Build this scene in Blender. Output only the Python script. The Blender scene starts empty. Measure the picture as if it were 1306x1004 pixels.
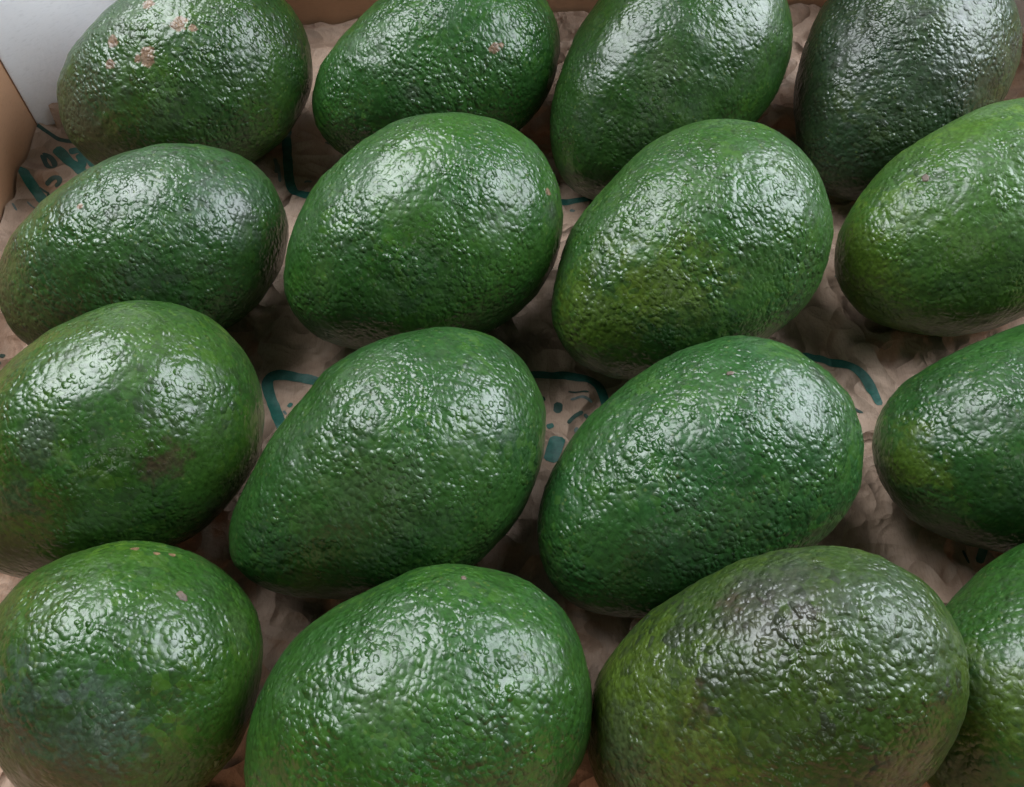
# Hass avocados packed in a cardboard box lined with printed kraft paper (close-up, seen from above)
import bpy, math
import numpy as np
from mathutils import Vector, Matrix

sc = bpy.context.scene
CM = 0.01                                    # everything is laid out in centimetres, built in metres

# ------------------------------------------------------------------ camera
cam_d = bpy.data.cameras.new("camera")
cam = bpy.data.objects.new("camera", cam_d)
sc.collection.objects.link(cam)
cam.location = (0, 0, 27 * CM)
cam.rotation_euler = (math.radians(90 - 58), 0, 0)
cam_d.sensor_fit = 'HORIZONTAL'
cam_d.sensor_width = 36
cam_d.lens = 36 * 1150 / 1306
cam_d.clip_start = 0.01
cam_d.clip_end = 50
sc.camera = cam

# ------------------------------------------------------------------ world: the dim grey room
w = bpy.data.worlds.new("World")
sc.world = w
w.use_nodes = True
bg = w.node_tree.nodes["Background"]
bg.inputs[0].default_value = (0.80, 0.90, 1.0, 1)
bg.inputs[1].default_value = 0.005

# ------------------------------------------------------------------ lamps: ceiling panels left, right and behind the viewer, pale wall beyond the box
def area(name, loc, target, size, power, color):
    d = bpy.data.lights.new(name, 'AREA')
    d.shape = 'RECTANGLE'
    d.size, d.size_y = size
    d.energy = power
    d.color = color
    o = bpy.data.objects.new(name, d)
    o.location = loc
    o.rotation_euler = (Vector(target) - Vector(loc)).to_track_quat('-Z', 'Y').to_euler()
    sc.collection.objects.link(o)
    return o
area("lamp_panel", (-0.45, 0.54, 0.75), (0, 0.16, 0.04), (0.56, 0.56), 14.0, (0.91, 0.96, 1.0))
area("lamp_panel", (0.60, 0.38, 0.54), (0, 0.16, 0.04), (0.54, 0.54), 12.2, (0.86, 0.93, 1.0))
area("lamp_panel", (0.0, -0.62, 0.66), (0, 0.16, 0.04), (0.17, 0.15), 0.45, (0.97, 1.0, 0.97))
area("window", (0.0, 2.10, 0.95), (0, 0.16, 0.04), (3.0, 1.5), 6.0, (1.0, 1.0, 0.97))

sc.view_settings.view_transform = 'Standard'
sc.view_settings.look = 'None'
sc.view_settings.exposure = 0
sc.view_settings.gamma = 1
try:
    sc.cycles.use_denoising = True
    sc.cycles.max_bounces = 8
except Exception:
    pass

# ------------------------------------------------------------------ helpers
def link(name, me, parent=None, mat=None):
    o = bpy.data.objects.new(name, me)
    sc.collection.objects.link(o)
    if mat:
        me.materials.append(mat)
    if parent:
        o.parent = parent
    return o

def grid_mesh(name, P, nu, nv, wrap, caps=None):
    """P: nu*nv points (row-major, nu rows); wrap closes v; caps = (first, last) pole points"""
    V = [P.reshape(-1, 3)]
    i = np.arange(nu - 1)[:, None]
    j = np.arange(nv if wrap else nv - 1)[None, :]
    j2 = (j + 1) % nv
    Q = np.stack([i * nv + j, i * nv + j2, (i + 1) * nv + j2, (i + 1) * nv + j], -1).reshape(-1, 4)
    T = np.zeros((0, 3), int)
    if caps is not None:
        V.append(np.array(caps))
        a, b = nu * nv, nu * nv + 1
        jj = np.arange(nv)
        T = np.concatenate([np.stack([np.full(nv, a), (jj + 1) % nv, jj], -1),
                            np.stack([np.full(nv, b), (nu - 1) * nv + jj, (nu - 1) * nv + (jj + 1) % nv], -1)])
    V = np.concatenate(V)
    me = bpy.data.meshes.new(name)
    me.vertices.add(len(V))
    me.vertices.foreach_set('co', V.astype(np.float32).ravel())
    loops = np.concatenate([Q.ravel(), T.ravel()]).astype(np.int32)
    n = len(Q) + len(T)
    me.loops.add(len(loops))
    me.loops.foreach_set('vertex_index', loops)
    me.polygons.add(n)
    st = np.concatenate([np.arange(len(Q)) * 4, len(Q) * 4 + np.arange(len(T)) * 3]).astype(np.int32)
    me.polygons.foreach_set('loop_start', st)
    me.polygons.foreach_set('use_smooth', np.ones(n, bool))
    me.update(calc_edges=True)
    me.validate()
    return me

# --- gradient noise in numpy
_rng = np.random.default_rng(7)
_perm = np.concatenate([_rng.permutation(512)] * 3)
_grad = _rng.normal(size=(512, 3))
_grad /= np.linalg.norm(_grad, axis=1)[:, None]
def noise3(p):
    p = np.asarray(p, float) + 100.0
    i = np.floor(p).astype(int)
    f = p - i
    u = f * f * f * (f * (f * 6 - 15) + 10)
    out = 0
    for dx in (0, 1):
        for dy in (0, 1):
            for dz in (0, 1):
                h = _perm[_perm[_perm[(i[..., 0] + dx) & 511] + ((i[..., 1] + dy) & 511)] + ((i[..., 2] + dz) & 511)]
                g = _grad[h & 511]
                d = f - np.array([dx, dy, dz])
                wgt = (u[..., 0] if dx else 1 - u[..., 0]) * (u[..., 1] if dy else 1 - u[..., 1]) * (u[..., 2] if dz else 1 - u[..., 2])
                out = out + wgt * (g * d).sum(-1)
    return out * 1.5

class NT:
    """small node-graph writer"""
    def __init__(self, name):
        self.m = bpy.data.materials.new(name)
        self.m.use_nodes = True
        self.t = self.m.node_tree
        self.b = self.t.nodes["Principled BSDF"]
    def n(self, typ, ins=None, **props):
        nd = self.t.nodes.new(typ)
        for k, v in props.items():
            setattr(nd, k, v)
        for k, v in (ins or {}).items():
            self.put(nd.inputs[k], v)
        return nd
    def put(self, sock, v):
        if isinstance(v, bpy.types.NodeSocket):
            self.t.links.new(v, sock)
        elif isinstance(v, tuple) and sock.type == 'RGBA' and len(v) == 3:
            sock.default_value = (*v, 1)
        else:
            sock.default_value = v
    def math(self, op, a, b=0.0, c=0.0, clamp=False):
        nd = self.n('ShaderNodeMath', operation=op, use_clamp=clamp)
        for s, v in zip(nd.inputs, (a, b, c)):
            self.put(s, v)
        return nd.outputs[0]
    def noise(self, vec, scale, detail=2.0, rough=0.5, out='Fac'):
        return self.n('ShaderNodeTexNoise', {'Vector': vec, 'Scale': scale, 'Detail': detail, 'Roughness': rough}).outputs[out]
    def ramp(self, x, lo, hi, a=0.0, b=1.0):
        nd = self.n('ShaderNodeMapRange', {'Value': x, 'From Min': lo, 'From Max': hi, 'To Min': a, 'To Max': b}, interpolation_type='SMOOTHSTEP')
        return nd.outputs[0]
    def mix(self, fac, a, b):
        nd = self.n('ShaderNodeMix', data_type='RGBA')
        self.put(nd.inputs[0], fac)
        self.put(nd.inputs[6], a)
        self.put(nd.inputs[7], b)
        return nd.outputs[2]

# ------------------------------------------------------------------ the fruit: position x, y; length, radius, taper; azimuth, tilt; lift; bluntness; bend  (cm, rad)
FRUIT = {
  'A1': (-12.6561, 29.0540, 9.9155, 3.6290, 0.0446, 0.5770, 0.1577, -0.0027, 2.2268, -0.3461),
  'A2': (-3.0383, 29.6956, 10.2245, 3.4612, 0.1139, 0.3970, 0.2585, 0.0108, 2.1756, -0.2379),
  'A3': (5.9105, 28.6759, 10.9050, 3.7839, 0.1706, 0.7815, 0.3854, 0.0346, 2.1751, 0.1545),
  'A4': (14.8256, 28.7775, 9.7283, 3.8234, 0.2542, 0.9778, 0.4063, -0.0442, 2.1310, 0.0437),
  'B1': (-12.5584, 20.4472, 9.8656, 3.3316, 0.0622, 0.5171, 0.1010, -0.0541, 2.1165, -0.1905),
  'B2': (-2.9992, 20.6572, 9.9636, 3.7592, 0.1138, 0.5170, 0.1465, 0.0160, 2.0187, 0.0348),
  'B3': (5.7957, 19.9900, 10.1564, 3.7508, 0.1398, 0.6535, 0.2134, 0.0191, 2.1835, -0.1363),
  'B4': (15.9644, 21.5719, 9.8700, 3.5784, 0.1171, 0.4280, 0.2664, 0.0366, 2.3110, -0.1440),
  'C1': (-12.0292, 12.9979, 9.5043, 3.5827, 0.1134, 0.6686, 0.1640, -0.0112, 2.0722, -0.1967),
  'C2': (-3.6667, 12.2070, 10.0941, 3.5715, 0.1881, 0.6374, 0.1404, 0.0075, 1.5888, -0.3398),
  'C3': (5.3223, 11.6679, 10.1047, 3.4471, 0.1582, 0.5362, 0.1702, -0.1533, 2.3397, 0.1746),
  'C4': (15.7624, 13.5926, 9.4733, 3.3322, 0.0666, 0.2616, 0.1332, -0.1218, 2.4510, -0.3122),
  'D1': (-9.8881, 6.2479, 6.7721, 3.4501, -0.0751, 0.6366, -0.1382, -0.0031, 2.0682, -0.0179),
  'D2': (-2.2627, 5.1071, 8.8265, 3.5203, 0.0056, 0.4548, 0.1282, -0.0104, 2.1849, -0.0630),
  'D3': (6.1697, 5.3839, 9.7380, 3.2639, 0.0330, 0.2868, 0.6623, 0.1113, 2.2211, -0.0333),
  'D4': (14.5642, 5.9048, 9.5737, 3.5895, 0.1410, 0.4565, 0.1180, 0.0116, 2.1569, -0.0145),
}
SPOTS = {
  'A1': [(0.12, -0.4, 3.62, 0.3, 'russet'), (0.64, -1.66, 3.38, 0.38, 'russet'), (0.96, -1.99, 3.2, 0.2, 'russet'), (-1.6, -0.8, 3.39, 0.28, 'russet'), (-2.13, -1.38, 3.08, 0.25, 'russet'), (-0.9, -2.03, 3.11, 0.38, 'russet'), (-1.2, -1.89, 3.13, 0.2, 'russet'), (-4.05, -0.68, 2.03, 1.6, 'dusk'), (-1.78, -3.22, 1.71, 0.5, 'pale')],
  'A2': [(2.07, -2.78, 2.13, 0.26, 'russet'), (2.36, -2.72, 2.06, 0.16, 'russet'), (-1.3, -2.74, 2.06, 0.3, 'dusk')],
  'A3': [(-0.91, -1.3, 3.29, 1.0, 'pale')],
  'A4': [(-1.02, 1.52, 3.14, 1.3, 'dusk'), (0.49, -2.05, 3.18, 1.5, 'dusk'), (1.3, -1.9, 3.35, 1.2, 'pale')],
  'B1': [(-0.75, -0.31, 3.26, 0.13, 'russet'), (0.04, -1.17, 3.17, 0.3, 'dusk'), (3.35, -1.45, 2.21, 1.4, 'bloom'), (3.55, -1.85, 1.71, 0.6, 'dusk')],
  'B2': [(3.81, -2.34, 1.15, 0.45, 'dusk'), (4.02, -1.87, 1.52, 0.2, 'russet')],
  'B3': [(-4.15, -0.55, 1.91, 1.7, 'lime'), (-2.04, -1.78, 2.81, 1.4, 'lime'), (2.73, -1.22, 3.26, 0.7, 'pale')],
  'B4': [(-4.74, 0.21, 0.91, 1.6, 'lime'), (-1.56, 0.65, 3.21, 0.25, 'dusk')],
  'C1': [(1.56, -3.14, 1.88, 0.49, 'bruise'), (1.03, -3.17, 1.97, 0.35, 'bruise'), (-0.63, -1.24, 3.32, 0.7, 'dusk'), (-1.98, -1.73, 2.68, 0.7, 'dusk')],
  'C2': [(-1.34, -1.69, 2.82, 1.5, 'pale')],
  'C3': [(3.1, -0.58, 3.02, 1.3, 'bloom'), (4.05, -0.03, 2.44, 0.3, 'dusk')],
  'C4': [(-4.39, -0.32, 1.23, 1.0, 'lime')],
  'D1': [(-2.47, -1.48, 2.04, 2.0, 'painted_haze'), (-1.19, -1.98, 2.67, 1.1, 'painted_haze'), (-1.97, -0.58, 2.89, 0.9, 'painted_haze'), (2.18, 1.31, 2.16, 0.13, 'russet'), (1.86, 1.41, 2.39, 0.14, 'russet'), (1.47, 1.82, 2.4, 0.12, 'russet'), (2.61, -1.16, 1.73, 0.5, 'pale')],
  'D2': [(-0.37, -0.17, 3.5, 0.8, 'pale')],
  'D3': [(1.78, 1.48, 2.72, 1.0, 'purple'), (2.76, 0.68, 2.71, 0.45, 'purple'), (1.18, 1.86, 2.6, 0.3, 'bruise'), (-1.09, -0.45, 3.15, 0.8, 'bruise'), (-0.29, 0.04, 3.24, 0.4, 'bruise'), (-2.1, 1.02, 2.76, 2.0, 'lime'), (-1.45, -0.67, 3.04, 1.6, 'lime'), (4.32, 0.27, 1.6, 1.2, 'bloom'), (2.49, 2.0, 2.1, 0.9, 'dusk'), (-2.64, -0.45, 2.73, 1.3, 'dusk')],
  'D4': [(-3.11, 0.54, 2.46, 1.2, 'lime')],
}
SCARS = {
  'B4': (-1.83, 0.82, 3.08, 0.15),
  'C3': (1.85, 1.18, 3.28, 0.10),
  'D1': (1.82, -0.23, 2.79, 0.15),
  'D2': (2.47, 1.91, 2.26, 0.09),
}
PRINTS = [
  ('teal', 0.24, [(-18.75, 28.9), (-18.3, 29.1), (-17.9, 28.6), (-17.55, 28.1)]),
  ('deep', 0.09, [(-19.1, 26.55), (-18.8, 26.4), (-18.55, 26.5)]),
  ('grey', 0.07, [(-19.75, 26.1), (-19.5, 25.85), (-19.25, 25.7)]),
  ('grey', 0.07, [(-20.0, 25.6), (-19.8, 25.3)]),
  ('grey', 0.10, [(-9.75, 28.0), (-9.62, 27.5), (-9.55, 27.05)]),
  ('deep', 0.05, [(-9.6, 25.75), (-9.5, 25.45), (-9.35, 25.2)]),
  ('grey', 0.09, [(2.05, 16.55), (2.45, 16.62), (2.8, 16.4)]),
  ('deep', 0.12, [(2.5, 15.95), (2.75, 15.8)]),
  ('teal', 0.33, [(-20.07, 27.38), (-19.79, 26.98), (-19.4, 26.49), (-18.99, 26.05), (-18.25, 25.32)]),
  ('teal', 0.37, [(-19.34, 29.04), (-18.92, 28.71), (-18.63, 28.34), (-18.22, 28.02), (-17.89, 27.65), (-17.34, 27.38)]),
  ('teal', 0.27, [(-18.36, 28.85), (-18.05, 28.39), (-17.97, 27.83)]),
  ('deep', 0.17, [(-19.71, 28.57), (-19.54, 28.67), (-19.27, 28.39), (-19.09, 27.97), (-19.31, 27.93), (-19.59, 28.25), (-19.71, 28.57)]),
  ('deep', 0.19, [(-19.17, 26.93), (-18.97, 27.16), (-18.67, 27.25), (-18.52, 26.93), (-18.74, 26.8)]),
  ('deep', 0.20, [(-20.36, 29.8), (-19.91, 29.9), (-19.29, 29.61), (-18.59, 29.47)]),
  ('deep', 0.06, [(-19.47, 26.84), (-19.23, 26.71), (-19.01, 26.58)]),
  ('deep', 0.06, [(-19.28, 25.62), (-19.05, 25.37)]),
  ('teal', 0.31, [(-9.82, 31.08), (-9.6, 29.61), (-9.38, 28.2), (-9.21, 27.2), (-8.97, 26.58), (-8.62, 26.36), (-8.11, 26.32), (-7.33, 26.54), (-6.9, 27.07)]),
  ('grey', 0.10, [(-8.59, 27.16), (-8.47, 27.25), (-8.26, 27.11)]),
  ('grey', 0.13, [(-9.92, 28.29), (-9.77, 27.93), (-9.74, 27.47)]),
  ('grey', 0.10, [(-7.98, 29.52), (-7.69, 29.33)]),
  ('teal', 0.31, [(-6.19, 17.07), (-6.72, 17.33), (-7.37, 17.56), (-8.08, 17.67), (-8.54, 17.53), (-8.69, 17.27), (-8.54, 16.77), (-8.27, 16.23), (-8.0, 15.62), (-7.65, 15.04)]),
  ('teal', 0.14, [(-7.81, 16.29), (-7.73, 16.48)]),
  ('grey', 0.08, [(-7.96, 16.13), (-7.82, 15.94)]),
  ('teal', 0.28, [(0.34, 17.53), (1.04, 17.63), (1.88, 17.56), (2.65, 17.43), (3.03, 17.13), (3.18, 16.71), (3.31, 16.23), (3.33, 15.5)]),
  ('deep', 0.41, [(1.45, 16.23), (1.75, 16.19)]),
  ('deep', 0.17, [(1.02, 16.68), (1.1, 16.48)]),
  ('teal', 0.43, [(1.58, 15.04), (1.44, 14.58), (1.27, 14.07)]),
  ('grey', 0.16, [(2.16, 15.41), (2.37, 15.25)]),
  ('grey', 0.14, [(2.44, 15.56), (2.62, 15.44)]),
  ('deep', 0.11, [(1.92, 15.56), (2.15, 15.84), (2.46, 16.03)]),
  ('deep', 0.06, [(1.99, 16.9), (2.32, 16.84), (2.68, 16.77)]),
  ('teal', 0.16, [(1.19, 15.41), (1.43, 15.5)]),
  ('teal', 0.26, [(10.41, 18.34), (11.09, 18.21), (11.99, 18.0), (12.48, 17.67), (12.64, 17.07), (12.8, 16.29)]),
  ('deep', 0.08, [(11.71, 16.29), (12.14, 15.97)]),
  ('teal', 0.22, [(1.5, 26.05), (2.2, 26.1), (3.16, 26.14), (3.88, 25.88)]),
  ('grey', 0.13, [(2.35, 25.67), (2.53, 25.54)]),
  ('deep', 0.09, [(12.28, 21.97), (12.6, 22.05)]),
  ('teal', 0.20, [(-18.6, 17.87), (-18.33, 18.07)]),
  ('deep', 0.14, [(-18.51, 18.41), (-18.27, 18.34)]),
  ('teal', 0.22, [(3.9, 9.04), (4.32, 9.14), (4.76, 9.23)]),
  ('teal', 0.22, [(14.61, 10.46), (14.97, 11.04)]),
  ('deep', 0.07, [(14.23, 10.88), (14.32, 10.46)]),
  ('teal', 0.14, [(-5.29, 19.49), (-3.81, 18.97)]),
  ('teal', 0.25, [(16.23, 24.28), (16.86, 23.07), (16.76, 21.51)]),
]

PATCH = {   # colour, extra roughness, ragged edge
  'russet': ((0.19, 0.105, 0.062), 0.12, 0.55),
  'bruise': ((0.045, 0.030, 0.017), 0.02, 0.95),
  'dusk':   ((0.040, 0.052, 0.034), 0.03, 0.55),
  'purple': ((0.060, 0.044, 0.040), 0.02, 0.70),
  'lime':   ((0.070, 0.112, 0.012), 0.00, 0.65),
  'pale':   ((0.060, 0.095, 0.035), 0.03, 0.55),
  'bloom':  ((0.050, 0.075, 0.060), 0.14, 0.50),
  'painted_haze':   ((0.060, 0.070, 0.072), 0.14, 0.50),  # bluish reflection haze painted into the skin colour
}
PATCH_AMT = {'russet': 0.85, 'bruise': 0.8, 'dusk': 0.55, 'purple': 0.45, 'lime': 0.68, 'pale': 0.35, 'bloom': 0.30, 'painted_haze': 0.30}

def skin(name, seed, ca, cb, cc, bump, rough, spots, ripe):
    k = NT(name)
    obj = k.n('ShaderNodeTexCoord').outputs['Object']
    pos = k.n('ShaderNodeVectorMath', {0: obj, 1: (seed * 0.37, seed * 0.11, -seed * 0.23)}, operation='ADD').outputs[0]
    warp = k.n('ShaderNodeTexNoise', {'Vector': pos, 'Scale': 170.0, 'Detail': 2.0}).outputs['Color']
    wv = k.n('ShaderNodeVectorMath', {0: warp, 1: (0.5, 0.5, 0.5)}, operation='SUBTRACT').outputs[0]
    wv = k.n('ShaderNodeVectorMath', {0: wv, 'Scale': 0.0022}, operation='SCALE').outputs[0]
    pw = k.n('ShaderNodeVectorMath', {0: pos, 1: wv}, operation='ADD').outputs[0]
    st = k.n('ShaderNodeVectorMath', {0: pw, 1: (1.12, 0.92, 0.92)}, operation='MULTIPLY').outputs[0]
    cell = k.n('ShaderNodeSeparateColor', {'Color': k.n('ShaderNodeTexVoronoi', {'Vector': st, 'Scale': 400.0}, feature='F1').outputs['Color']})
    rnd, rnd2 = cell.outputs[0], cell.outputs[1]
    # colour: slow drift between two greens, a third darker tone in clouds, fine mottling, yellow lenticels
    col = k.mix(k.ramp(k.noise(pos, 38, 3), 0.36, 0.64), ca, cb)
    col = k.mix(k.math('MULTIPLY', k.ramp(k.noise(pos, 75, 5, 0.62), 0.50, 0.72), 0.55), col, cc)
    mott = k.noise(pos, 700, 4, 0.65)
    hsv = k.n('ShaderNodeHueSaturation', {'Color': col, 'Value': k.ramp(mott, 0.25, 0.75, 0.70, 1.34)}).outputs[0]
    vd = k.n('ShaderNodeTexVoronoi', {'Vector': pos, 'Scale': 430.0, 'Randomness': 1.0}, feature='F1')
    dots = k.math('MULTIPLY', k.ramp(vd.outputs['Distance'], 0.26, 0.12), k.ramp(k.noise(pos, 160, 2), 0.45, 0.62))
    col = k.mix(k.math('MULTIPLY', dots, 0.5), hsv, (0.10, 0.14, 0.030))
    # single pebbles ripen dark or stay yellow-green, in drifts
    dk = k.math('MULTIPLY', k.ramp(rnd, 0.60, 0.75), k.ramp(k.noise(pos, 55, 3), 0.40, 0.66))
    col = k.mix(k.math('MULTIPLY', dk, ripe), col, (0.018, 0.021, 0.014))
    yl = k.math('MULTIPLY', k.ramp(rnd2, 0.62, 0.80), k.ramp(k.noise(pos, 48, 3), 0.42, 0.68))
    col = k.mix(k.math('MULTIPLY', yl, 0.50), col, tuple(v * f for v, f in zip(cb, (1.9, 1.6, 1.1))))
    rgh = k.ramp(k.noise(pos, 110, 4), 0.3, 0.7, rough - 0.04, rough + 0.12)
    # scars, blushes and the painted reflection haze, with ragged outlines
    rag1 = k.noise(obj, 260, 4, 0.65)
    rag2 = k.noise(obj, 95, 3, 0.6)
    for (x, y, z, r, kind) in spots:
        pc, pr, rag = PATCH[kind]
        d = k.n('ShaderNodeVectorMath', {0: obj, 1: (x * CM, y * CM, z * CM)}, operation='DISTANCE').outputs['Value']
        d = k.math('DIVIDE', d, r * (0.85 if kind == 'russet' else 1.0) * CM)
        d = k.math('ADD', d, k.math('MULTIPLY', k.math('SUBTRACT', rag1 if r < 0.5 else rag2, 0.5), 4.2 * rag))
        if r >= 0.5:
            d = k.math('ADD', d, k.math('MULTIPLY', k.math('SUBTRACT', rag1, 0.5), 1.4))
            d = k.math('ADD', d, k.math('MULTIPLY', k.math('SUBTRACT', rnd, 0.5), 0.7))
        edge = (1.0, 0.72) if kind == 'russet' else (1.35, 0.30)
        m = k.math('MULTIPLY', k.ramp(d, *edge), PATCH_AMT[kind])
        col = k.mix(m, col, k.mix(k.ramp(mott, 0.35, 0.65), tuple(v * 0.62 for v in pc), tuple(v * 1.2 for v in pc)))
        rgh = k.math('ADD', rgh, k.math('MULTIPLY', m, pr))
    k.put(k.b.inputs['Base Color'], col)
    k.put(k.b.inputs['Roughness'], rgh)
    # pebbled relief: rounded grains of two sizes, wrinkles between, pores
    def domes(scale, size):
        v = k.n('ShaderNodeTexVoronoi', {'Vector': st, 'Scale': scale}, feature='F1')
        q = k.math('DIVIDE', v.outputs['Distance'], size)
        d = k.math('SUBTRACT', 1.0, k.math('MULTIPLY', q, q))
        d = k.math('SMOOTH_MAX', d, 0.0, 0.25)
        return k.math('MULTIPLY', d, k.ramp(k.n('ShaderNodeSeparateColor', {'Color': v.outputs['Color']}).outputs[0], 0.0, 1.0, 0.35, 1.0))
    g1 = domes(620.0, 0.62)
    g0 = domes(400.0, 0.60)
    g2 = k.noise(pw, 300, 2.0, 0.5)
    g3 = k.noise(pw, 1300, 2, 0.5)
    amp = k.ramp(k.noise(pos, 62, 2), 0.34, 0.66, 0.48, 1.2)
    h = k.math('MULTIPLY', g1, 0.34)
    h = k.math('ADD', h, k.math('MULTIPLY', g0, 0.30))
    h = k.math('ADD', h, k.math('MULTIPLY', g2, 0.34))
    h = k.math('ADD', h, k.math('MULTIPLY', g3, 0.05))
    h = k.math('MULTIPLY', h, amp)
    bp = k.n('ShaderNodeBump', {'Height': h, 'Distance': 0.00084 * bump, 'Strength': 1.0})
    k.put(k.b.inputs['Normal'], bp.outputs[0])
    k.b.inputs['Specular IOR Level'].default_value = 0.44
    k.b.inputs['Coat Weight'].default_value = 0.22
    k.b.inputs['Coat Roughness'].default_value = 0.15
    k.put(k.b.inputs['Coat Normal'], bp.outputs[0])
    return k.m

def prof(s, k, e):
    return np.sqrt(np.clip(1 - np.abs(s) ** e, 0, 1)) * (1 + k * s) / (1 + 0.35 * k * k)

def axes(az, el):
    a = np.array([math.cos(az) * math.cos(el), math.sin(az) * math.cos(el), math.sin(el)])
    b = np.array([-math.sin(az), math.cos(az), 0.0])
    return a, b, np.cross(a, b)

def centre(p):
    x, y, L, R, k, az, el, dz, e, bd = p
    a, b, c = axes(az, el)
    s = np.cos(np.linspace(0, np.pi, 60))[:, None]
    f = np.linspace(0, 2 * np.pi, 90)[None, :]
    r = R * prof(s, k, e)
    z = L / 2 * s * a[2] + r * np.cos(f) * b[2] + r * np.sin(f) * c[2]
    return np.array([x, y, -z.min() + dz])

# tones: base green, second green, cloud tone, pebble strength, gloss
G = {
 'A1': ((0.0162, 0.0503, 0.0089), (0.0260, 0.0662, 0.0098), (0.0174, 0.0331, 0.0118), 1.10, 0.34),
 'A2': ((0.0162, 0.0619, 0.0098), (0.0224, 0.0749, 0.0118), (0.0137, 0.0461, 0.0108), 1.25, 0.32),
 'A3': ((0.0148, 0.0475, 0.0078), (0.0210, 0.0576, 0.0098), (0.0124, 0.0360, 0.0098), 0.75, 0.32),
 'A4': ((0.0186, 0.0418, 0.0167), (0.0248, 0.0475, 0.0176), (0.0224, 0.0317, 0.0167), 1.20, 0.36),
 'B1': ((0.0162, 0.0547, 0.0108), (0.0224, 0.0648, 0.0118), (0.0186, 0.0374, 0.0147), 1.00, 0.34),
 'B2': ((0.0186, 0.0662, 0.0108), (0.0260, 0.0791, 0.0108), (0.0148, 0.0489, 0.0118), 1.05, 0.33),
 'B3': ((0.0210, 0.0677, 0.0118), (0.0298, 0.0805, 0.0127), (0.0162, 0.0503, 0.0127), 1.15, 0.33),
 'B4': ((0.0341, 0.0894, 0.0138), (0.0465, 0.1043, 0.0138), (0.0263, 0.0679, 0.0147), 0.95, 0.36),
 'C1': ((0.0198, 0.0619, 0.0098), (0.0286, 0.0734, 0.0098), (0.0236, 0.0475, 0.0098), 0.78, 0.30),
 'C2': ((0.0162, 0.0576, 0.0108), (0.0224, 0.0677, 0.0118), (0.0137, 0.0446, 0.0127), 0.90, 0.31),
 'C3': ((0.0148, 0.0605, 0.0127), (0.0224, 0.0720, 0.0138), (0.0124, 0.0475, 0.0157), 1.15, 0.33),
 'C4': ((0.0162, 0.0590, 0.0108), (0.0210, 0.0691, 0.0127), (0.0137, 0.0446, 0.0127), 1.00, 0.34),
 'D1': ((0.0198, 0.0634, 0.0089), (0.0298, 0.0749, 0.0089), (0.0186, 0.0475, 0.0108), 0.90, 0.31),
 'D2': ((0.0162, 0.0605, 0.0089), (0.0224, 0.0706, 0.0098), (0.0137, 0.0475, 0.0118), 1.15, 0.32),
 'D3': ((0.0234, 0.0484, 0.0071), (0.0304, 0.0564, 0.0080), (0.0203, 0.0276, 0.0114), 1.15, 0.34),
 'D4': ((0.0162, 0.0590, 0.0089), (0.0210, 0.0677, 0.0098), (0.0137, 0.0446, 0.0108), 0.85, 0.35),
}
RIPE = {'A1': 0.45, 'A4': 0.65, 'B1': 0.5, 'D3': 0.75, 'C1': 0.4}          # how far single pebbles have darkened
LABEL = {
 'A1': "green avocado with several pinkish tan scars, beside the white corner of the box",
 'A2': "avocado with one brown nick, against the box back beside the one with many scars",
 'A3': "smooth deep green avocado leaning tall against the box back, left of the greyish one",
 'A4': "greyish dull green avocado leaning in the far right corner of the box",
 'B1': "dark elongated avocado lying by the brown box side, beside the printed paper corner",
 'B2': "round bright green avocado in the second row, third from the photo's right edge",
 'B3': "pebbly avocado with lime green pointed end, in front of the tall smooth one",
 'B4': "light green avocado with yellow-green end and small grey scar, cut by right edge",
 'C1': "smooth shiny avocado with brown bruise on its flank, cut by the left edge",
 'C2': "deep green avocado with long tapered lower end, right of the shiny bruised one",
 'C3': "bluish green pebbly avocado with pale dusty shoulder and a tiny brown dot",
 'C4': "green avocado cut by the right edge, casting shadow on the bare paper",
 'D1': "round avocado with a painted blue grey reflection haze, in the near left corner",
 'D2': "evenly green avocado in the nearest row, left of the olive purple-blotched one",
 'D3': "olive green avocado with purplish brown blotches, largest in the nearest row",
 'D4': "dark green avocado mostly cut off by the lower right corner",
}
NU, NV = 150, 236
placed = {}
scar_m = NT('scar_skin')
_o = scar_m.n('ShaderNodeTexCoord').outputs['Object']
scar_m.put(scar_m.b.inputs['Base Color'], scar_m.mix(scar_m.noise(_o, 900, 3), (0.055, 0.040, 0.030), (0.17, 0.12, 0.09)))
scar_m.b.inputs['Roughness'].default_value = 0.6

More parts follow.
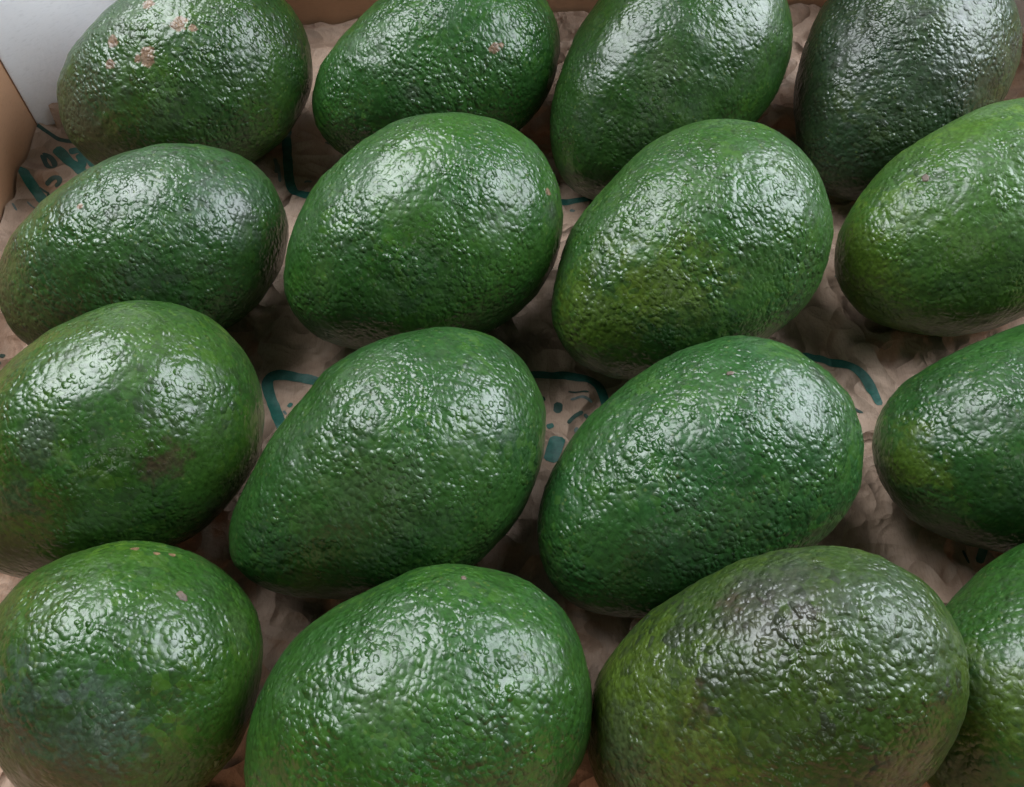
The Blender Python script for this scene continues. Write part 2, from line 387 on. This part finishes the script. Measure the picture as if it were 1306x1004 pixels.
for idx, (key, p) in enumerate(FRUIT.items()):
    x, y, L, R, k, az, el, dz, e, bd = p
    a, b, c = axes(az, el)
    o = centre(p)
    placed[key] = (p, o, a, b, c)
    th = np.linspace(0, np.pi, NU + 2)[1:-1]
    s = np.cos(th)[:, None]
    f = np.linspace(0, 2 * np.pi, NV, endpoint=False)[None, :]
    r = R * prof(s, k, e)
    def surf(s, r, f):
        return np.stack([L / 2 * s + 0 * f, r * np.cos(f) + bd * (1 - s * s), r * np.sin(f)], -1)
    P = surf(s, r, f)
    P = np.concatenate([P.reshape(-1, 3), [[L / 2, 0, 0], [-L / 2, 0, 0]]])
    sN = P[:, 0] * 2 / L
    N = (P - np.stack([0 * sN, bd * (1 - sN ** 2), 0 * sN], -1)) * np.array([(2 / L) ** 2, 1 / R ** 2, 1 / R ** 2])
    N /= np.linalg.norm(N, axis=1)[:, None]
    bump = G[key][3]
    q = P + idx * 17.3
    d = 0.10 * noise3(q * 0.42) + 0.045 * noise3(q * 0.95)                 # the fruit is never a perfect egg
    mod = 0.55 + 0.9 * np.clip(noise3(q * 0.5 + 40) + 0.35, 0, 1)
    d += bump * mod * (0.020 * noise3(q * 2.3) + 0.016 * noise3(q * 4.1 + 9))      # warty skin
    P = (P + N * d[:, None]) * CM
    n0 = NU * NV
    me = grid_mesh('avocado', P[:n0], NU, NV, True, (P[n0], P[n0 + 1]))
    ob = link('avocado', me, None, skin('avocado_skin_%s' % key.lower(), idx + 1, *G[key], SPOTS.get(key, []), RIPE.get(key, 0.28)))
    ob.matrix_world = Matrix(((a[0], b[0], c[0], o[0] * CM), (a[1], b[1], c[1], o[1] * CM), (a[2], b[2], c[2], o[2] * CM), (0, 0, 0, 1)))
    ob['label'] = LABEL[key]
    ob['category'] = 'avocado'
    ob['group'] = 'avocados packed in the box'
    if key in SCARS:                                                          # raised dry scar where the flower sat
        X = np.array(SCARS[key][:3]); rr = SCARS[key][3]
        i = np.argmin(((P / CM - X) ** 2).sum(1))
        nn = Vector(N[i]); base = Vector(P[i])
        t1 = nn.orthogonal().normalized(); t2 = nn.cross(t1)
        rows = []
        for ri, (fr, hh) in enumerate(((1.0, -0.02), (0.85, 0.012), (0.6, 0.034), (0.3, 0.030))):
            row = []
            for j in range(14):
                an = 2 * math.pi * j / 14
                q_ = rr * fr * (1 + 0.22 * math.sin(2 * an + idx) + 0.13 * math.sin(5 * an + 2 * idx))
                row.append(base + (t1 * math.cos(an) + t2 * math.sin(an)) * q_ * CM + nn * hh * CM)
            rows.append(row)
        S_ = np.array([[tuple(v) for v in row] for row in rows])
        me = grid_mesh('blossom_scar', S_, 4, 14, True, (tuple(base - nn * 0.05 * CM), tuple(base + nn * 0.022 * CM)))
        link('blossom_scar', me, ob, scar_m.m)

# ------------------------------------------------------------------ kraft paper lining
X0, X1, Y0, Y1 = -20.2, 24.2, -1.5, 38.6
def back_y(x):
    return 38.1 + 0.055 * x                  # the back of the box stands slightly askew
def paper_raw(x, y):
    p = np.stack([x, y, 0 * x], -1)
    wx = noise3(p * 0.25 + 3) * 1.6
    pw = p + np.stack([wx, noise3(p * 0.25 + 31) * 1.6, 0 * x], -1)
    ridge = lambda q: 1 - np.abs(noise3(q)) * 2.2
    h = 0.24 * ridge(pw * 0.23) + 0.16 * ridge(pw * 0.52 + 11) + 0.08 * ridge(pw * np.array([1.3, 0.8, 1]) + 23) + 0.02 * noise3(p * 2.6)
    h = h - 0.12
    e = np.maximum(np.clip((x0e(y) - x) / 0.9, 0, 1), np.clip((x - (X1 - 0.9)) / 0.9, 0, 1))
    h = h + e ** 2 * 0.7
    return h
def x0e(y):
    return X0 + 0.9 + 0 * y
def under(x, y):
    """height of the lowest fruit skin above a point, large where there is none"""
    out = np.full(x.shape, 50.0)
    for (p, o, a, b, c) in placed.values():
        L, R, k, e, bd = p[2], p[3], p[4], p[8], p[9]
        sel = np.hypot(x - o[0], y - o[1]) < 6.5
        if not sel.any():
            continue
        xs, ys = x[sel], y[sel]
        def inside(z):
            q = np.stack([xs - o[0], ys - o[1], z - o[2]], -1)
            s = q @ a / (L / 2)
            return (np.abs(s) < 1) & (np.hypot(q @ b - bd * (1 - s * s), q @ c) < (R + 0.06) * prof(s, k, e) + 0.02)
        z = np.full(xs.shape, o[2] - 4.6)
        first = np.full(xs.shape, 50.0)
        for zz in np.arange(-0.6, 2.4, 0.06):
            m = inside(np.full(xs.shape, zz)) & (first > 49)
            first[m] = zz
        t = out[sel]
        out[sel] = np.minimum(t, first)
    return out
def paper_h(x, y):
    h = paper_raw(x, y)
    u = under(x, y) - 0.10
    return np.maximum(np.where(u < h, u, h), -0.72)

pn_x, pn_y = 330, 300
gx, gy = np.meshgrid(np.linspace(X0 + 0.12, X1 - 0.12, pn_x), np.linspace(0, 1, pn_y))
gy = (Y0 + 0.15) + gy * (back_y(gx) - 0.12 - Y0 - 0.15)
gz = paper_h(gx, gy)
k3 = gz.copy()
for _ in range(2):                                    # relax the dents the fruit press in
    k3[1:-1, 1:-1] = (gz[1:-1, 1:-1] * 2 + gz[:-2, 1:-1] + gz[2:, 1:-1] + gz[1:-1, :-2] + gz[1:-1, 2:]) / 6
    gz = np.minimum(k3, gz)
def gz_at(x, y):
    fx = np.clip((x - gx[0, 0]) / (gx[0, -1] - gx[0, 0]) * (pn_x - 1), 0, pn_x - 1.001)
    fy = np.clip((y - gy[0, 0]) / (back_y(x) - 0.12 - gy[0, 0]) * (pn_y - 1), 0, pn_y - 1.001)
    i, j = fx.astype(int), fy.astype(int)
    u, v = fx - i, fy - j
    return (gz[j, i] * (1 - u) + gz[j, i + 1] * u) * (1 - v) + (gz[j + 1, i] * (1 - u) + gz[j + 1, i + 1] * u) * v

def paper_mat():
    k = NT('kraft_paper')
    o = k.n('ShaderNodeTexCoord').outputs['Object']
    col = k.mix(k.ramp(k.noise(o, 30, 4), 0.35, 0.65), (0.38, 0.26, 0.185), (0.52, 0.365, 0.272))
    fib = k.n('ShaderNodeVectorMath', {0: o, 1: (1, 0.12, 1)}, operation='MULTIPLY').outputs[0]
    col = k.mix(k.math('MULTIPLY', k.ramp(k.noise(fib, 2600, 3), 0.45, 0.75), 0.35), col, (0.23, 0.14, 0.10))
    col = k.mix(k.math('MULTIPLY', k.ramp(k.noise(o, 210, 5, 0.7), 0.62, 0.72), 0.5), col, (0.17, 0.10, 0.07))
    k.put(k.b.inputs['Base Color'], col)
    k.b.inputs['Roughness'].default_value = 0.62
    k.b.inputs['Specular IOR Level'].default_value = 0.35
    wr = k.n('ShaderNodeTexNoise', {'Vector': o, 'Scale': 30.0, 'Detail': 2.0}).outputs['Color']
    wo = k.n('ShaderNodeVectorMath', {0: k.n('ShaderNodeVectorMath', {0: wr, 'Scale': 0.03}, operation='SCALE').outputs[0], 1: o}, operation='ADD').outputs[0]
    def fold(scale, vec):
        return k.math('ABSOLUTE', k.math('SUBTRACT', k.noise(vec, scale, 0.0, 0.5), 0.5))
    h = k.math('ADD', k.math('MULTIPLY', fold(34, wo), -7.5), k.math('MULTIPLY', fold(80, o), -3.2))
    h = k.math('ADD', h, k.math('MULTIPLY', fold(200, wo), -0.45))
    h = k.math('ADD', h, k.math('MULTIPLY', k.noise(o, 600, 3, 0.55), 0.14))
    k.put(k.b.inputs['Normal'], k.n('ShaderNodeBump', {'Height': h, 'Distance': 0.0030, 'Strength': 1.0}).outputs[0])
    return k.m
pm = paper_mat()
me = grid_mesh('wrapping_paper', np.stack([gx, gy, gz], -1).reshape(-1, 3) * CM, pn_y, pn_x, False)
paper = link('wrapping_paper', me, None, pm)
paper['label'] = "crumpled brown kraft paper with green printed shapes, lining the box under the avocados"
paper['category'] = 'wrapping paper'

# a torn corner of the sheet standing up against the white corner
rows = []
for i in range(7):
    t = i / 6
    rows.append([(-19.62 + 0.10 * t + u * (0.95 - 0.25 * t), 30.30 + 0.95 * u * 0.9 + 0.10 * t * t, -0.1 + 1.35 * t * (1 - 0.25 * u) + 0.05 * math.sin(9 * u)) for u in np.linspace(0, 1, 7)])
me = grid_mesh('folded_edge', np.array(rows).reshape(-1, 3) * CM, 7, 7, False)
link('folded_edge', me, paper, pm)

# print: each stroke is a strip lying on the sheet
def ink(name, c1, c2):
    k = NT(name)
    o = k.n('ShaderNodeTexCoord').outputs['Object']
    k.put(k.b.inputs['Base Color'], k.mix(k.ramp(k.noise(o, 500, 4, 0.7), 0.35, 0.7), c1, c2))
    k.b.inputs['Roughness'].default_value = 0.55
    return k.m
inks = {'teal': ink('teal_ink', (0.008, 0.085, 0.064), (0.022, 0.135, 0.102)),
        'deep': ink('deep_green_ink', (0.012, 0.045, 0.034), (0.030, 0.075, 0.055)),
        'grey': ink('grey_green_ink', (0.09, 0.13, 0.12), (0.16, 0.19, 0.17))}
for kind, wd, pts in PRINTS:
    q = np.array(pts)
    wd = wd * 1.22
    for _ in range(3):                                # round the corners (Chaikin)
        a_, b_ = q[:-1], q[1:]
        q = np.concatenate([[q[0]], np.stack([a_ * 0.75 + b_ * 0.25, a_ * 0.25 + b_ * 0.75], 1).reshape(-1, 2), [q[-1]]])
    seg = np.concatenate([[0], np.cumsum(np.hypot(*np.diff(q, axis=0).T))])
    n = max(6, int(seg[-1] / 0.07))
    tt = np.linspace(0, seg[-1], n)
    q = np.stack([np.interp(tt, seg, q[:, 0]), np.interp(tt, seg, q[:, 1])], -1)
    tg = np.gradient(q, axis=0)
    tg /= np.linalg.norm(tg, axis=1)[:, None] + 1e-9
    nr = np.stack([-tg[:, 1], tg[:, 0]], -1)
    wv = wd * (1 + 0.14 * noise3(np.stack([tt * 2.2, tt * 0 + wd * 50, tt * 0], -1)))
    wv *= np.clip(np.minimum(tt, seg[-1] - tt) / (0.35 * wd) + 0.55, 0, 1)
    m = 7
    rows = []
    for u in np.linspace(-0.5, 0.5, m):
        xy = q + nr * (wv * u)[:, None]
        xy = np.clip(xy, [gx[0, 0], gy[0, 0]], [gx[0, -1], gy[-1].min()])
        rows.append(np.concatenate([xy, (gz_at(xy[:, 0], xy[:, 1]) + 0.018)[:, None]], 1))
    me = grid_mesh('print_stroke', np.array(rows).reshape(-1, 3) * CM, m, n, False)
    link('print_stroke', me, paper, inks[kind])

# ------------------------------------------------------------------ cardboard box
def card(name, c1, c2, flute=0.0):
    k = NT(name)
    o = k.n('ShaderNodeTexCoord').outputs['Object']
    col = k.mix(k.ramp(k.noise(o, 18, 4), 0.35, 0.65), c1, c2)
    fb = k.n('ShaderNodeVectorMath', {0: o, 1: (0.25, 0.25, 1.0)}, operation='MULTIPLY').outputs[0]
    col = k.mix(k.math('MULTIPLY', k.ramp(k.noise(fb, 1500, 3), 0.5, 0.8), 0.25), col, tuple(v * 0.6 for v in c1))
    k.put(k.b.inputs['Base Color'], col)
    k.b.inputs['Roughness'].default_value = 0.7
    k.b.inputs['Specular IOR Level'].default_value = 0.3
    h = k.noise(o, 300, 4)
    k.put(k.b.inputs['Normal'], k.n('ShaderNodeBump', {'Height': h, 'Distance': 0.0003, 'Strength': 0.6}).outputs[0])
    return k.m
brown = card('brown_cardboard', (0.46, 0.255, 0.145), (0.53, 0.30, 0.175))
white = card('white_coated_card', (0.82, 0.84, 0.89), (0.85, 0.87, 0.91))
wb = white.node_tree.nodes['Principled BSDF']                # thin white plastic-coated sheet, lets light through
wb.inputs['Subsurface Weight'].default_value = 1.0
wb.inputs['Subsurface Radius'].default_value = (1, 1, 1)
wb.inputs['Subsurface Scale'].default_value = 0.0035


box = bpy.data.objects.new('cardboard_box', None)
sc.collection.objects.link(box)
box.location = (2 * CM, 18.5 * CM, -1.2 * CM)
box['label'] = "brown cardboard box with white corner supports, holding the avocados"
box['category'] = 'box'
bpy.context.view_layer.update()

import bmesh
def board(name, p0, p1, z0, z1, th, mat, warp=0.0):
    """an upright board whose inner face runs p0 -> p1, thickness th to the right of the run, slightly warped"""
    p0, p1 = np.array(p0, float), np.array(p1, float)
    d = p1 - p0
    ln = np.linalg.norm(d)
    d /= ln
    nr = np.array([d[1], -d[0]])
    nu, nv = 24, 12
    bm = bmesh.new()
    g = {}
    for s in (0, 1):
        for i in range(nu + 1):
            for j in range(nv + 1):
                u, v = i / nu, j / nv
                bow = warp * math.sin(math.pi * u) * v
                q = p0 + d * ln * u + nr * (th * s + bow)
                g[s, i, j] = bm.verts.new((q[0] * CM, q[1] * CM, (z0 + (z1 - z0) * v) * CM))
    for i in range(nu):
        for j in range(nv):
            bm.faces.new((g[0, i, j], g[0, i, j + 1], g[0, i + 1, j + 1], g[0, i + 1, j]))
            bm.faces.new((g[1, i, j], g[1, i + 1, j], g[1, i + 1, j + 1], g[1, i, j + 1]))
    for i in range(nu):
        bm.faces.new((g[0, i, 0], g[0, i + 1, 0], g[1, i + 1, 0], g[1, i, 0]))
        bm.faces.new((g[0, i, nv], g[1, i, nv], g[1, i + 1, nv], g[0, i + 1, nv]))
    for j in range(nv):
        bm.faces.new((g[0, 0, j], g[1, 0, j], g[1, 0, j + 1], g[0, 0, j + 1]))
        bm.faces.new((g[0, nu, j], g[0, nu, j + 1], g[1, nu, j + 1], g[1, nu, j]))
    bmesh.ops.recalc_face_normals(bm, faces=bm.faces)
    me = bpy.data.meshes.new(name)
    bm.to_mesh(me)
    bm.free()
    ob = link(name, me, box, mat)
    ob.matrix_parent_inverse = box.matrix_world.inverted()
    return ob
H = 7.5
T = 0.4
def slab(name, x0, x1, y0, y1, z0, z1, mat):
    bm = bmesh.new()
    bmesh.ops.create_cube(bm, size=1)
    for v in bm.verts:
        v.co = (((x0 + x1) / 2 + v.co.x * (x1 - x0)) * CM, ((y0 + y1) / 2 + v.co.y * (y1 - y0)) * CM, ((z0 + z1) / 2 + v.co.z * (z1 - z0)) * CM)
    bmesh.ops.bevel(bm, geom=bm.edges[:], offset=0.05 * CM, segments=2, affect='EDGES')
    me = bpy.data.meshes.new(name)
    bm.to_mesh(me)
    bm.free()
    ob = link(name, me, box, mat)
    ob.matrix_parent_inverse = box.matrix_world.inverted()
    return ob
slab('box_floor', X0 - T, X1 + T, Y0 - T, back_y(X1) + T, -1.2, -0.8, brown)
board('side_wall', (X0, back_y(X0) + T), (X0, Y0 - T), -0.79, H, T, brown, 0.10)
board('back_wall', (X1 - 0.01, back_y(X1)), (X0 + 0.01, back_y(X0)), -0.79, 8.0, T, brown, 0.10)
fl = board('shade_flap', (X1 - 6.5, back_y(X1 - 6.5) - 0.1), (X0 + 12.0, back_y(X0 + 12.0) - 0.1), 8.01, 14.0, T, brown, 0.0)      # unseen flap, added and tipped in to shade the back row gaps
for v in fl.data.vertices:
    v.co.y -= (v.co.z - 8.01 * CM) * 0.78
board('side_wall', (X1, Y0 - T), (X1, back_y(X1) + T), -0.79, H, T, brown, 0.10)
board('front_wall', (X0 + 0.01, Y0), (X1 - 0.01, Y0), -0.79, H, T, brown, 0.0)
board('corner_support', (-12.6, back_y(-12.6) - 0.05), (X0 + 0.05, 30.0), -0.3, 10.5, 0.18, white, 0.25)
board('corner_support', (X1 - 0.05, 34.4), (17.2, back_y(17.2) - 0.05), 1.2, 10.5, 0.18, white, 0.25)
